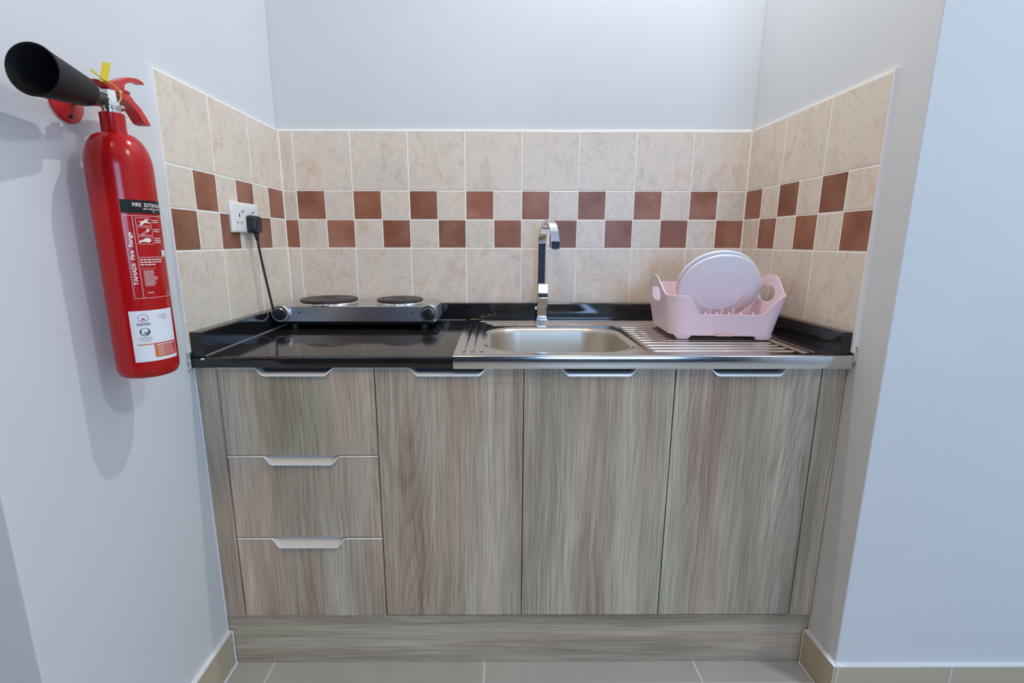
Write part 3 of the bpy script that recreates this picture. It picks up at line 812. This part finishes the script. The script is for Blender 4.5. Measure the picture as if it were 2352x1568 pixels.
# yellow seal: loop and flag
pts = []
ctrl = [(.0120, -.8700, 1.4812), (.0125, -.8640, 1.4785), (.0135, -.8500, 1.4755), (.0145, -.8385, 1.4742), (.0155, -.8300, 1.4680), (.0155, -.8265, 1.4570), (.0140, -.8300, 1.4490), (.010, -.8330, 1.4460)]
cv = [Vector((x, y-EY, zz(z))) for x, y, z in ctrl]
def catmull(c, n=8):
    out = []
    for i in range(len(c)-1):
        p0, p1, p2, p3 = c[max(i-1, 0)], c[i], c[i+1], c[min(i+2, len(c)-1)]
        for k in range(n):
            t = k/n; out.append(.5*((2*p1) + (-p0+p2)*t + (2*p0-5*p1+4*p2-p3)*t*t + (-p0+3*p1-3*p2+p3)*t**3))
    return out + [c[-1]]
m = MB(); m.tube(catmull(cv), .0010, 10)
m.tube([cv[1], cv[2]], .0022, 10)
sl_ = m.build('seal_tie', YELLOW, ext, smooth=True)
m = MB(); fl = [(-.8666, 1.4719), (-.8499, 1.4750), (-.8351, 1.5106), (-.8531, 1.5067)]
m.prism([(y-EY, zz(z)) for y, z in fl], lambda a, b: (.0115, a, b), lambda a, b: (.0127, a, b)); m.build('seal_flag', YELLOW, ext)
m = MB(); m.prism([(y-EY, zz(z)) for y, z in [(-.8817, 1.4845), (-.8790, 1.4880), (-.8680, 1.4830), (-.8700, 1.4795)]], lambda a, b: (.0105, a, b), lambda a, b: (.0115, a, b)); m.build('seal_tail', YELLOW, ext)

# printed labels wrapped round the cylinder
def cyl(th, z, d=.0003):
    a = math.radians(th); r = ER + d; return (r*math.cos(a), r*math.sin(a), zz(z))
def cquad(m, t0, t1, z0, z1, mi, d=.0003):
    n = max(1, int(abs(t1-t0)/2)); vs = []
    for i in range(n+1):
        t = t0+(t1-t0)*i/n; vs += [cyl(t, z0, d), cyl(t, z1, d)]
    m.add(vs, [(2*i, 2*i+2, 2*i+3, 2*i+1) for i in range(n)], mi)
def cline(m, t0, z0, t1, z1, w, mi, d=.0005):
    # w in metres
    L = math.radians(1)*ER
    dx, dz = (t1-t0)*L, z1-z0; n = math.hypot(dx, dz); ox, oz = -dz/n*w/2/L, dx/n*w/2
    k = max(1, int(abs(t1-t0)/2)); vs = []
    for i in range(k+1):
        t = t0+(t1-t0)*i/k; z = z0+(z1-z0)*i/k; vs += [cyl(t+ox, z+oz, d), cyl(t-ox, z-oz, d)]
    m.add(vs, [(2*i, 2*i+2, 2*i+3, 2*i+1) for i in range(k)], mi)
def cpoly(m, pts, mi, d=.0005): m.add([cyl(t, z, d) for t, z in pts], [tuple(range(len(pts)))], mi)
def textmesh(s, bold=.0):
    cu = bpy.data.curves.new('t', 'FONT'); cu.body = s; cu.offset = bold; cu.resolution_u = 3
    o = bpy.data.objects.new('t', cu); COL.objects.link(o)
    dg = bpy.context.evaluated_depsgraph_get(); me = bpy.data.meshes.new_from_object(o.evaluated_get(dg))
    v = [tuple(q.co[:2]) for q in me.vertices]; f = [tuple(p.vertices) for p in me.polygons]
    bpy.data.objects.remove(o); bpy.data.curves.remove(cu); bpy.data.meshes.remove(me)
    return v, f
def ctext(m, s, t0, z0, length, height, mi, up_=False, bold=.02, d=.0005):
    v, f = textmesh(s, bold)
    x0 = min(a for a, _ in v); x1 = max(a for a, _ in v); kx = length/(x1-x0); ky = height/.69
    L = math.radians(1)*ER
    if up_: vs = [cyl(t0 - y*ky/L, z0 + (x-x0)*kx, d) for x, y in v]
    else: vs = [cyl(t0 + (x-x0)*kx/L, z0 + y*ky, d) for x, y in v]
    m.add(vs, f, mi)
lab = MB()   # slots: 0 black, 1 ink, 2 grey, 3 pale
cquad(lab, -62, 66, 1.2510, 1.2745, 0)
ctext(lab, 'FIRE  EXTINGUISHER', -42, 1.2630, .0730, .0064, 1)
ctext(lab, '2KG CARBON DIOXIDE', -24, 1.2578, .0420, .0030, 1)
ctext(lab, 'CO2', -5, 1.2535, .0062, .0026, 1)
lw_ = .0007
for a in ((-61.5, 1.2465, 64, 1.2465), (-59.8, 1.0962, 64, 1.0962), (-61, 1.2465, -60.2, 1.0962), (-45.5, 1.2465, -45, 1.0962), (-44.5, 1.1715, 30, 1.1715)): cline(lab, *a, lw_, 1)
ctext(lab, 'TAHADI  Fire  Range', -50.6, 1.1205, .0965, .0062, 1, True, .03)
for i, (t0, z1) in enumerate(((-40.7, 1.2430), (-40.2, 1.2262), (-40.0, 1.2098))):
    t1 = t0+28.5; z0 = z1-.0142
    for a in ((t0, z0, t1, z0), (t0, z1, t1, z1), (t0, z0, t0, z1), (t1, z0, t1, z1)): cline(lab, *a, .0006, 1)
    c = (t0+t1)/2; zc = (z0+z1)/2
    if i == 0:
        cpoly(lab, [(c-9, zc-.006), (c-5, zc-.002), (c-8, zc-.0005), (c-9, zc+.0005), (c-2, zc+.001), (c+3, zc+.0045), (c+9, zc+.0055), (c+10, zc+.003), (c+5, zc+.0015), (c+12, zc-.0015), (c+12, zc-.003), (c+4, zc-.0018), (c+1, zc-.002), (c-4, zc-.006)], 1)
    elif i == 1:
        cpoly(lab, [(c+1, zc-.0005), (c+3, zc+.001), (c+3, zc+.005), (c+5, zc+.0055), (c+6, zc+.002), (c+11, zc+.005), (c+11, zc+.006), (c+8, zc+.0005), (c+4, zc-.002)], 1)
        for a in ((c-8, zc-.006, c+2, zc+.0005), (c-5, zc-.0065, c+4, zc-.0015), (c-8, zc-.006, c-5, zc-.0065)): cline(lab, *a, .0006, 1)
    else:
        cpoly(lab, [(c-13, zc-.0055), (c-13, zc-.001), (c-9, zc+.0002), (c-5, zc+.0015), (c-2, zc+.004), (c+3, zc+.0045), (c+8, zc+.002), (c+10, zc-.0005), (c+5, zc-.0042), (c-2, zc-.0035), (c-8, zc-.003)], 1)
        cline(lab, c+4, zc+.004, c+12, zc+.004, .0006, 1)
    for k in range(2 if i == 0 else 3 if i == 2 else 2):
        cline(lab, t1+3, z1-.004-.0036*k, t1+20, z1-.004-.0036*k, .0014, 1)
r = random.Random(11)
for k, tend in enumerate((2, 1, -14)):      # print too small to read, word by word
    t = -42.5
    while t < tend:
        w_ = r.uniform(3.0, 7.5); cline(lab, t, 1.1672-.0046*k, min(t+w_, tend+1), 1.1672-.0046*k, .0021, 1); t += w_ + 1.3
cline(lab, -43, 1.1510, -14, 1.1510, .0004, 1)
r = random.Random(4)
for k in range(14): cline(lab, -39.5, 1.1470-.00215*k, -39.5+20+r.uniform(-3, 8), 1.1470-.00215*k, .0007, 1)
ctext(lab, 'TAHADI', -37.5, 1.1045, .0110, .0024, 1)
cquad(lab, 6, 20, 1.1730, 1.1840, 3, .0005)
cline(lab, 9, 1.104, 12, 1.109, .0008, 1)
cline(lab, 4, 1.1015, 14, 1.1015, .0008, 1)
o = lab.build('instruction_label', [BLACKL, INK, GREY, STICK], ext, fix=False); tag(o, 'printed instruction label with black title band')
stk = MB()   # 0 white 1 grey 2 red 3 orange 4 green 5 ink
cquad(stk, -75, 12, .9748, 1.0728, 0)
hx_ = -51.5; hz_ = 1.0590; L = math.radians(1)*ER
hexp = [(hx_ + .0078*math.cos(PI/2+k*PI/3)/L*1.15, hz_ + .0072*math.sin(PI/2+k*PI/3)) for k in range(6)]
for k in range(6): cline(stk, *hexp[k], *hexp[(k+1) % 6], .0009, 1 if k in (0, 1, 4, 5) else 2)
cpoly(stk, [(hx_-6, hz_-.0062), (hx_-2, hz_-.003), (hx_-3, hz_+.0008), (hx_, hz_-.0005), (hx_+3, hz_+.0006), (hx_+2, hz_-.003), (hx_+6, hz_-.0062), (hx_, hz_-.0035)], 2)
cline(stk, -64, 1.0488, -40, 1.0488, .0014, 1); cline(stk, -64, 1.0462, -52, 1.0462, .0022, 1); cline(stk, -50.5, 1.0462, -40, 1.0462, .0022, 1)
cc_ = (-51.5, 1.0325)
cpoly(stk, [(cc_[0]+.0084*math.cos(2*PI*k/28)/L, cc_[1]+.0078*math.sin(2*PI*k/28)) for k in range(28)], 4)
cpoly(stk, [(cc_[0]+.0052*math.cos(2*PI*k/20)/L, cc_[1]+.0026+.0044*math.sin(2*PI*k/20)) for k in range(20)], 0, .0007)
cpoly(stk, [(cc_[0]-3, cc_[1]-.004), (cc_[0], cc_[1]+.001), (cc_[0]+3, cc_[1]-.004)], 1, .0009)
for k, (a, b) in enumerate(((-63, -41), (-61, -40), (-62, -42), (-56, -44))): cline(stk, a, 1.0218-.0026*k, b, 1.0218-.0026*k, .0007, 1)
for k, (a, b) in enumerate(((-24, -6), (-22, -5), (-22, -6), (-17, -7))): cline(stk, a, 1.0625-.0030*k, b, 1.0625-.0030*k, .0008, 1)
cquad(stk, -67, -38.8, 1.0072, 1.0092, 3, .0005)
cquad(stk, -38.8, 10, .9815, 1.0092, 2, .0005); cquad(stk, -38.8, -22, .9815, 1.0060, 3, .0006)
for k in range(8):
    cline(stk, -35 + (2 if k else 0), 1.0060-.0030*k, 6-r.uniform(0, 8), 1.0060-.0030*k, .0016 if k == 0 else .0008, 5, .0009)
o = stk.build('service_sticker', [STICK, GREY, REDINK, ORANGE, GREEN, INK], ext, fix=False); tag(o, 'white service sticker with red and orange panel')

# wall bracket behind the valve
br_ = empty('wall_bracket', (-G, -.8455, 1.4440))
tag(br_, 'round red wall bracket holding the extinguisher, half hidden by the horn', 'bracket')
MX = Matrix.Rotation(PI/2, 4, 'Y')
m = MB(); m.lathe([(.036, 0), (.036, .0022), (.0335, .0045), (.028, .0052), (.018, .011), (.001, .013)], 56, MX); o = m.build('plate', REDP, br_); autosmooth(o, 50)
m = MB(); m.lathe([(.0372, .0001), (.0372, .0012), (.035, .0013)], 56, MX); m.build('seal_rim', CAULK, br_)
for yy, z_ in ((.000, -.024), (.020, .014)):
    m = MB(); m.lathe([(.0038, .004), (.0038, .0085), (.001, .0095)], 18, Matrix.Translation((0, yy, z_)) @ MX); m.build('screw', BLACKP, br_)
m = MB(); m.tube([(.008, 0, 0), (.024, .003, .001), (.036, .005, .002)], .0055, 14); m.build('hook', REDP, br_, smooth=True)
m = MB(); m.tube([(-.032, -.006, zz(1.4465)), (-.020, -.003, zz(1.4465)), (-.012, 0, zz(1.4465))], .0075, 14); m.build('mounting_hook', REDP, ext, smooth=True)

# ------------------------------------------------------------ lights
def area(name, loc, rot, size, power, col, shape='DISK', size_y=None, spread=PI):
    l = bpy.data.lights.new(name, 'AREA'); l.shape = shape; l.size = size
    if size_y: l.size_y = size_y
    l.energy = power; l.color = col; l.spread = spread
    o = bpy.data.objects.new(name, l); COL.objects.link(o); o.location = loc; o.rotation_euler = rot; return o
DL = (1.25, -.455)
def fixture(x, y, r, lab):
    e = empty('ceiling_light', (x, y, HC0)); tag(e, lab, 'light')
    m = MB(); m.lathe([(r*.86, -.002), (r*.88, -.012), (r, -.010), (r+.002, 0)], 40, caps=False); m.build('trim_ring', WHITEP, e, smooth=True)
    gm, nt, b = newmat('lamp_diffuser'); b.inputs['Base Color'].default_value = (.9, .9, .9, 1)
    b.inputs['Emission Color'].default_value = (1, .93, .84, 1) if r < .1 else (.85, .93, 1, 1); b.inputs['Emission Strength'].default_value = 3
    m = MB(); m.lathe([(.001, -.004), (r*.87, -.004)], 40, caps=False); m.build('diffuser', gm, e)
fixture(DL[0], DL[1], .05, 'small round ceiling downlight above the counter')
fixture(.3, -2.3, .28, 'added warm white round fill light on the ceiling towards the left of the room')  # fixture added to go with the warm fill lamp
fixture(2.6, -1.5, .18, 'smaller round ceiling light near the right-hand wall')
area('niche_downlight', (DL[0], DL[1], HC0-.015), (0, 0, 0), .045, 18, (.93, .97, .96))
area('room_light', (.3, -2.3, HC0-.015), (0, 0, 0), .5, 20, (1, .62, .22))  # added warm fill from the left, brightens the right side wall
area('room_light', (2.6, -1.5, HC0-.015), (0, 0, 0), .3, 23, (.86, .98, .93))
area('window_daylight', ((wx0+wx1)/2, -4.19, (wz0+wz1)/2), (-PI/2, 0, PI), 1.25, 41, (.34, .60, 1), 'RECTANGLE', 1.15)
wd = bpy.data.worlds.new('sky'); sc.world = wd; wd.use_nodes = True
wd.node_tree.nodes['Background'].inputs[0].default_value = (.60, .75, 1, 1); wd.node_tree.nodes['Background'].inputs[1].default_value = 1.5

# ------------------------------------------------------------ camera
yaw, pitch, roll = -.0043, -.1988, .0014
F = Vector((-math.sin(yaw)*math.cos(pitch), math.cos(yaw)*math.cos(pitch), math.sin(pitch)))
r0 = Vector((math.cos(yaw), math.sin(yaw), 0)); u0 = r0.cross(F)
Rv = math.cos(roll)*r0 + math.sin(roll)*u0; Uv = -math.sin(roll)*r0 + math.cos(roll)*u0
cam = bpy.data.cameras.new('camera'); co = bpy.data.objects.new('camera', cam); COL.objects.link(co)
M = Matrix((Rv, Uv, -F)).transposed().to_4x4(); M.translation = Vector((.7633, -1.7655, 1.2011)); co.matrix_world = M
cam.sensor_width = 36; cam.lens = 36*1096.75/2352; cam.shift_x = 28.16/2352; cam.shift_y = -8.42/2352
cam.clip_start = .02
sc.camera = co
vs_ = sc.view_settings; vs_.view_transform = 'Standard'; vs_.look = 'None'; vs_.gamma = 1; vs_.use_curve_mapping = False; vs_.exposure = .12
sc.cycles.use_denoising = True
sc.cycles.max_bounces = 8
